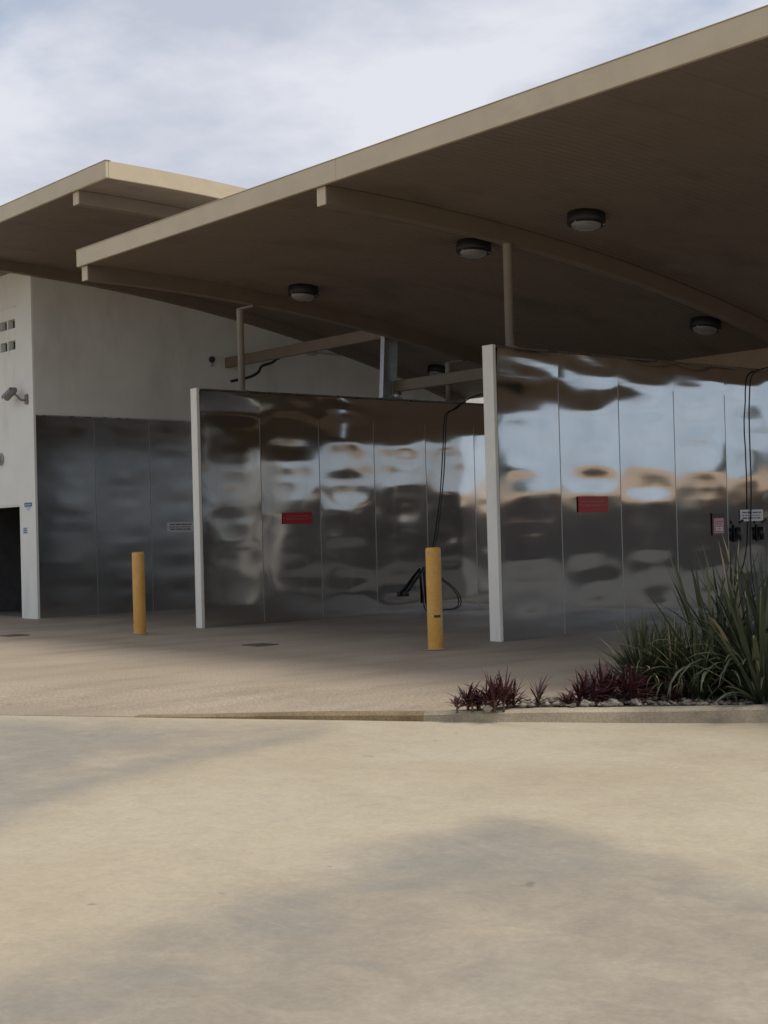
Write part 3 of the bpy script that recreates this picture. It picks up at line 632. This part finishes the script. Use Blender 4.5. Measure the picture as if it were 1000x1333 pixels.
# ------------------------------------------------------------------ bollards
def bollard(label, x, y, scuff):
    t = thing('bollard', label, 'bollard', (x, y, 0), group='yellow bollards in front of the bays'); r = 0.085
    MB().lathe([(r, 0), (r, 1.10), (r * .96, 1.118), (r * .8, 1.128), (0, 1.13)], n=28).build('pipe', 'bollard_yellow', t)
    MB().lathe([(r + .002, 0.004), (r + .03, 0.004), (r + .026, .012), (r + .002, .016)][::-1], n=24).build('base_grout', 'kerb', t)
    if scuff:
        vs_ = []; a0 = math.atan2(-11.68 - y, 11.86 - x)
        for i in range(7):
            a = a0 - 0.1 + i * .15
            for z in (0.355, 0.385): vs_.append(((r + .0015) * math.cos(a), (r + .0015) * math.sin(a), z + (0.006 if i % 2 else 0)))
        MB().add(vs_, [(2 * i, 2 * i + 2, 2 * i + 3, 2 * i + 1) for i in range(6)]).build('scuff_mark', 'scuff', t)
    return t
bollard('yellow pipe bollard with a dark scuff, in front of the near bay wall', 0.22, -1.19, True)
bollard('clean yellow pipe bollard standing before the dark left bay', -5.23, -1.72, False)

# ------------------------------------------------------------------ signs (on +X faces: local x = out, y along wall)
def bars(t, y0, y1, zs, h, m, x, seed=0, lo=.08, hi=.2):
    r = random.Random(seed)
    for z in zs:
        y = y0; mb = MB()
        while y < y1 - .03:
            w = min(r.uniform(lo, hi) * (y1 - y0), y1 - y); mb.box(x, x + .0015, y, y + w, z, z + h); y += w + .018
        mb.build('print_line', m, t)
def xsign(label, x, y0, y1, z0, z1, kind):
    t = thing('wall_sign', label, 'sign', (x, y0, z0)); w, h = y1 - y0, z1 - z0
    pm = {'red': 'sign_red', 'white': 'sign_white', 'warn': 'sign_maroon'}[kind]
    MB().bev(0.0, .006, 0, w, 0, h, .0015).build('plate', pm, t)
    if kind == 'red': bars(t, .06, w - .06, [h * .62, h * .38], h * .10, 'sign_red_print', .0062, 3, .2, .5)
    if kind == 'white': bars(t, .05, w - .05, [h * .70, h * .22], h * .11, 'sign_ink', .0062, 5, .1, .3); bars(t, .05, w - .08, [h * .46], h * .08, 'sign_ink', .0062, 6, .05, .12)
    if kind == 'warn':
        MB().box(.0062, .0075, .004, w - .004, h * .80, h * .985).build('header', 'sign_dark', t)
        MB().box(.0062, .0075, .03, w - .03, .03, h * .77).build('panel', 'sign_pink', t)
        bars(t, .05, w - .05, [h * .6, h * .5, h * .38, h * .27, h * .16], h * .035, 'sign_maroon', .0077, 9, .1, .3)
        MB().box(.0077, .009, .07, .13, h * .2, h * .40).build('picture_block', 'sign_white', t); MB().box(.0077, .009, w - .12, w - .06, h * .2, h * .40).build('picture_block', 'sign_white', t)
    for yy_, zz_ in ((.025, h / 2), (w - .025, h / 2)): MB().lathe([(0, .010), (.006, .0095), (.007, .0062)][::-1], (0, yy_, zz_), 8, 'X').build('rivet', 'steel_trim', t)
    return t
xsign('red notice sign riveted to the near bay wall', 0.094, 1.33, 1.88, 1.49, 1.685, 'red')
xsign('red notice sign riveted to the middle bay wall', -5.476, 0.92, 1.47, 1.475, 1.65, 'red')
xsign('white printed sign on the dark steel side of the building', -10.318, 1.86, 2.42, 1.42, 1.60, 'white')
xsign('white printed sign behind the hanging hose on the near bay wall', 0.094, 4.60, 5.13, 1.33, 1.49, 'white')
xsign('small upright warning sign with dark header on the near bay wall', 0.094, 3.98, 4.25, 1.15, 1.45, 'warn')
def ysticker(label, x0, x1, z0, z1, shield):
    t = thing('wall_sticker', label, 'sticker', (x0, BY - .001, z0)); w, h = x1 - x0, z1 - z0
    if shield:
        MB().box(0, w, -.003, 0, h * .52, h).build('band', 'sticker_blue', t)
        MB().add([(w * .1, -.002, h * .52), (w * .9, -.002, h * .52), (w * .7, -.002, h * .2), (w * .5, -.002, 0), (w * .3, -.002, h * .2)], [(4, 3, 2, 1, 0)[::-1]]).build('shield_tip', 'sticker_pale', t)
        for i in range(3): MB().box(w * (.12 + .28 * i), w * (.12 + .28 * i) + w * .18, -.0045, -.003, h * .68, h * .82).build('print_line', 'sticker_pale', t)
    else:
        MB().box(0, w, -.003, 0, 0, h).build('plate', 'sticker_pale', t)
        for k in range(3): MB().box(w * .12, w * .85, -.0045, -.003, h * (.15 + .28 * k), h * (.30 + .28 * k)).build('print_line', 'sticker_blue', t)
ysticker('blue topped shield sticker on the white pier beside the doorway', -10.75, -10.47, 1.84, 1.98, True)
ysticker('small pale blue sticker lower on the white pier beside the doorway', -10.82, -10.66, 1.45, 1.56, False)

# ------------------------------------------------------------------ wall fittings
cc = thing('security_camera', 'grey bullet security camera bracketed high on the white front wall', 'security camera', (-10.56, BY, 3.76))
MB().bev(-.05, .05, -.03, 0, -.10, .07, .008).build('wall_plate', 'camera_grey', cc)
MB().tube(spline([(0, -.03, -.03), (-.06, -.09, -.02), (-.13, -.13, .05), (-.18, -.15, .09)], 5), .022, 8).build('arm', 'camera_grey', cc)
A = Matrix.Translation((-.20, -.17, .12)) @ Matrix.Rotation(R(-20), 4, 'Y') @ Matrix.Scale(0.85, 4)
for nm, pr, mm in (('body', [(0, -.30), (.055, -.30), (.064, -.28), (.064, .08), (.05, .10), (0, .10)], 'camera_grey'), ('lens', [(0, -.306), (.054, -.306), (.054, -.27), (.0, -.27)], 'black_plastic')):
    mb = MB().lathe(pr, n=16, axis='X'); mb.v = [tuple(A @ Vector(p)) for p in mb.v]; mb.build(nm, mm, cc)
mb = MB().box(-.36, .06, -.075, .075, .066, .074, A); mb.box(-.36, .06, -.075, -.069, .0, .066, A); mb.box(-.36, .06, .069, .075, .0, .066, A); mb.build('sun_hood', 'camera_grey', cc)
wl = thing('wall_lamp', 'small round wall lamp at the left edge above the doorway', 'lamp', (-11.62, BY, 2.78))
MB().lathe([(0, 0), (.11, 0), (.11, -.03), (.09, -.05)], n=20, axis='Y').build('base', 'grey_plastic', wl); MB().lathe([(.10, -.03), (.09, -.08), (.05, -.12), (0, -.13)], n=20, axis='Y').build('dome', 'lamp_glass', wl)
sc_ = thing('dome_camera', 'tiny black camera on the side wall beside the cross beam end', 'security camera', (-10.34, 2.91, 4.61))
MB().lathe([(0, 0), (.06, 0), (.06, .03), (.045, .06), (0, .075)], n=16, axis='X').build('dome', 'black_plastic', sc_); MB().bev(0, .03, -.03, .03, -.13, -.055, .004).build('conduit_box', 'grey_plastic', sc_)
fl_ = thing('wall_floodlight', 'small pale floodlight on the side wall under the cross beam', 'floodlight', (-10.34, 5.2, 4.88))
MB().bev(.02, .12, -.09, .09, -.06, .07, .01).build('head', 'grey_plastic', fl_); MB().tube([(0.02, .09, 0), (.02, .9, 0)], .014, 8).build('conduit', 'grey_plastic', fl_); MB().box(0, .03, -.03, .03, -.03, .03).build('bracket', 'grey_plastic', fl_)
for x, lab in ((4.50, 'black gun holster left of the hanging hose on the near wall'), (5.02, 'black gun holster right of the hanging hose on the near wall')):
    h_ = thing('gun_holster', lab, 'holster', (0.094, x, 1.05))
    MB().bev(0, .012, -.05, .05, 0, .24, .003).build('back_plate', 'black_plastic', h_); MB().tube([(.05, 0, .20), (.055, 0, .02)], [.045, .028], 12).build('tube', 'black_plastic', h_); MB().tube([(.05, 0, .26), (.09, .05, .30)], .016, 8).build('gun_grip', 'black_rubber', h_)

# ------------------------------------------------------------------ hoses
h = thing('wash_hose', 'black hose dropping from the boom down the middle bay wall', 'hose', (-5.3, 3.6, 0))
o_ = Vector((-5.3, 3.6, 0))
def rel(pts, o): return [Vector(p) - o for p in pts]
MB().tube(spline(rel([(-5.05, 6.40, 3.70), (-5.25, 5.7, 3.74), (-5.40, 5.09, 3.61), (-5.462, 4.79, 3.50), (-5.462, 4.55, 3.35), (-5.462, 4.36, 3.27), (-5.462, 4.30, 3.12), (-5.462, 4.27, 2.8), (-5.462, 4.21, 2.21), (-5.462, 4.08, 1.45), (-5.462, 3.97, 1.05), (-5.462, 3.85, 0.78), (-5.460, 3.92, 0.66), (-5.460, 4.08, 0.55), (-5.460, 4.38, 0.36), (-5.460, 4.52, 0.18), (-5.460, 4.46, 0.03), (-5.460, 4.1, 0.018), (-5.460, 3.8, 0.02), (-5.462, 3.73, 0.3), (-5.462, 3.70, 0.66)], o_), 8), .0095, 8).build('hose_line', 'black_rubber', h)
br = thing('foam_brush', 'dark foam brush hooked on the middle wall beside its hose loop', 'brush', (-5.44, 3.7, 0.7)); br.scale = (1, .85, .85)
MB().tube([(0, 0, 0), (.0, -.46, -.42)], [.022, .034], 10).build('handle', 'black_rubber', br); MB().bev(-.035, .06, -.54, -.44, -.50, -.41, .02).build('brush_head', 'black_plastic', br); MB().tube([(-.045, .03, .02), (.03, .03, .02), (.04, .03, .06)], .014, 6).build('hook', 'steel_trim', br); MB().tube([(0, .0, 0), (.0, .03, -.66)], .018, 8).build('lance', 'black_rubber', br)
h = thing('wash_hose', 'black hose hanging straight down beside the white sign on the near wall', 'hose', (0.5, 4.2, 0)); o_ = Vector((0.5, 4.2, 0))
MB().tube(spline(rel([(2.2, 4.6, 3.66), (1.2, 5.3, 3.56), (0.4, 5.5, 3.52), (0.13, 5.3, 3.48), (0.12, 5.04, 3.41), (0.12, 4.91, 3.3), (0.12, 4.86, 3.0), (0.12, 4.84, 2.59), (0.12, 4.84, 1.74), (0.12, 4.78, 0.89), (0.25, 4.7, 0.3), (0.35, 4.9, 0.03), (0.6, 5.1, 0.025), (0.9, 4.8, 0.025)], o_), 8), .0095, 8).build('hose_line', 'black_rubber', h)
b2 = thing('hose_boom', 'boom arm carrying the hose over the near wash bay', 'boom arm', (3.6, 4.6, 3.66))
MB().bev(-1.45, .05, -.045, .045, 0.03, .15, .01).build('arm', 'shaded_beam_paint', b2); MB().lathe([(0, .15), (.06, .15), (.06, .64), (0, .64)], n=14).build('pivot', 'galvanised', b2)
h = thing('wash_hose', 'short kinked dark hose below the cross beam on the side wall', 'hose', (-9.8, 3.6, 4.2)); o_ = Vector((-9.8, 3.6, 4.2))
MB().tube(spline(rel([(-9.85, 3.0, 4.16), (-9.8, 3.37, 4.25), (-9.8, 3.58, 4.35), (-9.8, 3.67, 4.47), (-9.8, 3.9, 4.55), (-9.8, 4.02, 4.63)], o_), 7), .026, 8).build('hose_line', 'black_rubber', h)
MB().lathe([(0, -.04), (.055, -.04), (.055, .05), (0, .05)], (0, .42, .45), 10).build('coupling', 'black_plastic', h); MB().tube([(0, .42, .45), (-.54, .42, .45)], .02, 8).build('bracket', 'black_plastic', h)

# ------------------------------------------------------------------ drains
def grate(label, x, y, rz=0.0):
    t = thing('drain_grate', label, 'drain', (x, y, 0.002), rz, 'floor drain grates'); w, d = .26, .26
    MB().box(-w / 2, w / 2, -d / 2, d / 2, 0.0, 0.003).build('pit', 'grate_iron', t)
    mb = MB(); 
    for a_, b_, c_, e_ in ((-w / 2 - .03, w / 2 + .03, -d / 2 - .03, -d / 2), (-w / 2 - .03, w / 2 + .03, d / 2, d / 2 + .03), (-w / 2 - .03, -w / 2, -d / 2, d / 2), (w / 2, w / 2 + .03, -d / 2, d / 2)): mb.box(a_, b_, c_, e_, 0, .010)
    mb.build('frame', 'grate_iron', t)
    for i in range(6): x_ = -w / 2 + (i + .5) * w / 6; MB().box(x_ - .012, x_ + .012, -d / 2, d / 2, .003, .009).build('bar', 'grate_iron', t)
grate('iron floor drain in front of the middle bay wall', -2.12, -1.90); grate('iron floor drain in front of the dark left bay', -6.75, -2.85)

# ------------------------------------------------------------------ plants
def blade(L_, w, lean, droop, fold=0.25, n=8, tip=0.55):
    """a strap leaf starting at the origin, rising along z and leaning along +x"""
    vs_ = []; fs = []; x = z = 0.0
    for i in range(n + 1):
        t = i / n; a = lean + droop * t * t
        if i: x += math.sin(a) * L_ / n; z += math.cos(a) * L_ / n
        ww = w * (0.55 + 0.45 * min(1, t / 0.35)) * (1 - max(0, (t - tip) / (1 - tip)) ** 1.6)
        ww = max(ww, 0.0008)
        nx_, nz_ = math.cos(a), -math.sin(a)
        f_ = fold * ww
        vs_ += [(x + nx_ * f_, -ww / 2, z + nz_ * f_), (x, 0, z), (x + nx_ * f_, ww / 2, z + nz_ * f_)]
    for i in range(n):
        for j in range(2): fs.append((i * 3 + j, i * 3 + j + 1, (i + 1) * 3 + j + 1, (i + 1) * 3 + j))
    return vs_, fs
leaf_lib = {}
def leaf_mesh(key, m, *a):
    if key not in leaf_lib: vs_, fs = blade(*a); leaf_lib[key] = MB().add(vs_, fs, True).mesh('leaf', m)
    return leaf_lib[key]
def flax(label, x, y, n, L_, w, seed, m='leaf_flax', pale='leaf_flax_pale', spread=.75, name='flax_plant', group=None, dead=.09):
    r = random.Random(seed); t = thing(name, label, 'plant', (x, y, 0.02), group=group)
    for i in range(n):
        q = (i + .5) / n; lean = (q ** 0.8) * spread * r.uniform(.6, 1.25); Lk = r.choice((.7, .85, 1.0, 1.1)) * (1.08 - .35 * q)
        dr_ = r.choice((.2, .45, .8, 1.3, 2.2) if q > .3 else (.08, .2, .5)); 
        mm = 'leaf_dead' if r.random() < dead else (pale if r.random() < .15 else m)
        lq = round(lean * 4) / 4
        me_ = leaf_mesh((name, round(Lk, 1), lq, dr_, mm), mm, L_ * Lk, w, lq, dr_)
        o = link('leaf', me_, t); a = r.uniform(0, 6.283); rad = r.uniform(0, .05) * L_ / .6
        o.location = (rad * math.cos(a), rad * math.sin(a), 0); o.rotation_euler = (r.uniform(-.12, .12), r.uniform(-.12, .12), a)
    return t
G_ = 'strap leaved plants in the garden bed'
flax('tall dark flax clump at the right edge of the garden bed', 5.60, -2.95, 130, 1.06, .030, 3, group=G_, spread=.95)
flax('flax clump with arching folded leaves left of the tall clump', 5.32, -2.80, 60, 0.64, .026, 4, group=G_, spread=.95)
flax('tall flax clump deeper in the bed behind the front clump', 5.85, -2.2, 90, 1.02, .036, 5, group=G_, spread=.75)
flax('low flax clump spilling over the kerb at the far right', 5.92, -3.25, 70, 0.62, .034, 6, group=G_, spread=.95)
flax('mid height flax clump between the arching and the tall clumps', 5.40, -3.12, 90, 0.62, .032, 14, group=G_, spread=.9, dead=.08)
flax('flax clump leaning out between the tall and the low clumps', 5.80, -2.98, 80, 0.90, .032, 15, group=G_, spread=.9, dead=.08)
flax('bushy green strap plant at the left of the flaxes', 4.95, -3.36, 300, 0.56, .018, 8, m='leaf_green', group=G_, spread=.85, name='liriope_plant', dead=.06)
flax('bushy green strap plant directly below the arching flax leaves', 5.16, -3.28, 290, 0.60, .018, 9, m='leaf_green', group=G_, spread=.8, name='liriope_plant', dead=.06)
flax('small yellowing strap plant low at the kerb before the tall flax', 5.42, -3.32, 90, 0.46, .024, 10, m='leaf_green', group=G_, spread=.9, name='liriope_plant', dead=.14)
def maroon(label, x, y, hgt, seed, crowns):
    r = random.Random(seed); t = thing('maroon_cordyline', label, 'plant', (x, y, 0.02), group='small maroon plants along the kerb')
    for c in range(crowns):
        mb = MB(); cx, cy = (r.uniform(-.1, .1), r.uniform(-.1, .1)) if crowns > 1 else (0, 0); hk = hgt * r.uniform(.7, 1.05)
        st = hk * .35
        for i in range(22):
            vs_, fs = blade(hk * r.uniform(.4, .9), r.uniform(.012, .02), r.uniform(.05, 1.3), r.uniform(0, .9), .2, 5)
            M = Matrix.Translation((cx, cy, st * r.uniform(.15, 1))) @ Matrix.Rotation(r.uniform(0, 6.283), 4, 'Z'); mb.add([M @ Vector(p) for p in vs_], fs, True)
        mb.build('leaf_crown', 'leaf_maroon', t); MB().tube([(cx, cy, -.01), (cx, cy, st)], .008, 6).build('stem', 'bark', t)
mar = [('leftmost low maroon plant at the tip of the garden bed', 4.41, -4.735, .15, 2), ('second maroon plant from the tip of the garden bed', 4.51, -4.645, .19, 3), ('tallest maroon plant in the left cluster', 4.60, -4.52, .27, 3), ('maroon plant right of the tallest one in the left cluster', 4.69, -4.43, .22, 2),
       ('lone small maroon sprig between the two clusters', 4.72, -4.27, .23, 1), ('maroon plant at the left end of the right cluster', 4.90, -4.12, .17, 2), ('maroon plant among pale stones in the right cluster', 4.95, -3.98, .22, 3), ('fullest maroon plant in the middle of the right cluster', 5.00, -3.83, .27, 4),
       ('maroon plant in front of the bushy green strap plant', 5.08, -3.68, .28, 4), ('maroon plant at the right end half under green leaves', 5.2, -3.56, .24, 3), ('maroon plant at the back of the right cluster', 4.82, -3.72, .25, 3), ('small maroon plant low by the kerb under the flax', 5.42, -3.55, .16, 2)]
for i, a in enumerate(mar): maroon(a[0], a[1], a[2], a[3] * 1.22, 40 + i, a[4] + 1 if a[4] > 1 else 1)
def rock(label, x, y, s, seed):
    bm = bmesh.new(); bmesh.ops.create_icosphere(bm, subdivisions=3, radius=1)
    for v in bm.verts:
        k = 1 + .35 * noise.noise(v.co * 1.3 + Vector((seed, 0, 0))) + .12 * noise.noise(v.co * 4 + Vector((seed, 3, 0))); v.co = Vector((v.co.x * 1.2, v.co.y * .9, v.co.z * .8)) * k * s
    me_ = bpy.data.meshes.new('garden_rock'); bm.to_mesh(me_); bm.free(); me_.materials.append(MAT['pebble_pale']); o = link('garden_rock', me_); o.location = (x, y, .03 + s * .35); tag(o, label, 'rock', 'pale rocks in the garden bed')
rock('pale rock below the left of the right maroon cluster', 5.0, -4.08, .04, 1); rock('pale rock below the middle of the right maroon cluster', 5.10, -3.90, .042, 2); rock('pale rock beside the kerb under the bushy green plant', 5.22, -3.79, .038, 3); rock('small pale rock at the left maroon cluster', 4.60, -4.66, .03, 4)

fn = thing('rear_fence', 'dark brown sheet metal fence across the rear lane', 'fence', (-52, 24.2, -0.1))
for i in range(43):
    mb = MB(); w_ = 2.4
    for k in range(8): mb.box(k * .3, k * .3 + .17, -.02, -.01, .06, 1.98); mb.box(k * .3 + .17, k * .3 + .3, .0, .01, .06, 1.98)
    mb.box(0, w_, -.03, .02, 1.98, 2.03); o = mb.build('fence_panel', 'fence_brown', fn); o.location.x = i * 2.46
    MB().box(-.03, .03, -.04, .04, 0, 2.05).build('fence_post', 'fence_brown', fn).location.x = i * 2.46 - .03
# ------------------------------------------------------------------ what stands behind the bays (mirrored in the steel)
def shed(label, x0, x1, y0, y1, h, wallm, doors, roofh):
    t = thing('storage_shed', label, 'shed', (x0, y0, -0.1)); w, d = x1 - x0, y1 - y0
    MB().box(0, w, 0, d, 0, h).build('walls', wallm, t)
    MB().add([(-.4, -.4, h), (w + .4, -.4, h), (w + .4, d + .4, h), (-.4, d + .4, h), (-.4, d / 2, h + roofh), (w + .4, d / 2, h + roofh)], [(0, 1, 5, 4), (2, 3, 4, 5), (0, 4, 3), (1, 2, 5), (3, 2, 1, 0)]).build('roof', 'shed_roof', t)
    for a_, b_, c_ in doors: MB().box(a_, b_, -.03, 0.0, 0.02, c_).build('roller_door', 'shed_door', t)
shed('long pale storage shed with tan roof mirrored in the near steel wall', 15, 40, 30, 40, 2.55, 'shed_pale', [(2, 5.5, 2.4), (8, 11.5, 2.4), (14, 17.5, 2.4)], 0.9)
shed('short pale storage shed mirrored at the far end of the near wall', 2, 12.5, 31, 39, 2.5, 'shed_pale', [(2, 5, 2.3)], 0.6)
shed('brown storage shed behind the fence to the left', -34, -8, 27, 36, 3.3, 'fence_brown', [(4, 8, 2.5)], 0.8)
shed('wide tan warehouse far to the right of the canopy', 44, 70, 18, 34, 3.6, 'shed_tan', [(3, 7, 3), (10, 14, 3)], 0.8)
def tree(label, x, y, hgt, rad, seed):
    r = random.Random(seed); t = thing('gum_tree', label, 'tree', (x, y, -.1), group='trees behind the sheds')
    mb = MB().tube(spline([(0, 0, 0), (.1, .05, hgt * .3), (-.05, .1, hgt * .55), (.1, 0, hgt * .8)], 4), [.22 - .012 * i for i in range(13)], 8)
    for k in range(6):
        a = r.uniform(0, 6.28); z = hgt * r.uniform(.4, .6); mb.tube([(0, 0, z), (math.cos(a) * rad * .4, math.sin(a) * rad * .4, z + hgt * .15), (math.cos(a) * rad * .75, math.sin(a) * rad * .75, z + hgt * .25)], [.09, .06, .025], 6)
    mb.build('trunk', 'bark', t); cl = [(Vector((r.gauss(0, .45) * rad, r.gauss(0, .45) * rad, hgt * r.uniform(.5, 1.0))), rad * r.uniform(.25, .45)) for _ in range(16)]
    mb = MB()
    for i in range(1800):
        c, q = r.choice(cl); p = c + Vector((r.gauss(0, 1), r.gauss(0, 1), r.gauss(0, .7))).normalized() * q * r.random() ** .4
        a, b = Vector((r.uniform(-1, 1), r.uniform(-1, 1), r.uniform(-1, 1))).normalized() * .16, Vector((r.uniform(-1, 1), r.uniform(-1, 1), r.uniform(-1, 1))).normalized() * .08
        mb.add([p - a, p + b, p + a, p - b], [(0, 1, 2, 3)])
    mb.build('crown', 'tree_leaf', t)
tree('spreading gum tree behind the long pale shed', 24, 41, 4.6, 2.2, 1); tree('small gum tree behind the short pale shed', 7, 42, 4.0, 1.8, 2); tree('gum tree between the long shed and the warehouse', 42, 40, 5, 2.4, 3)
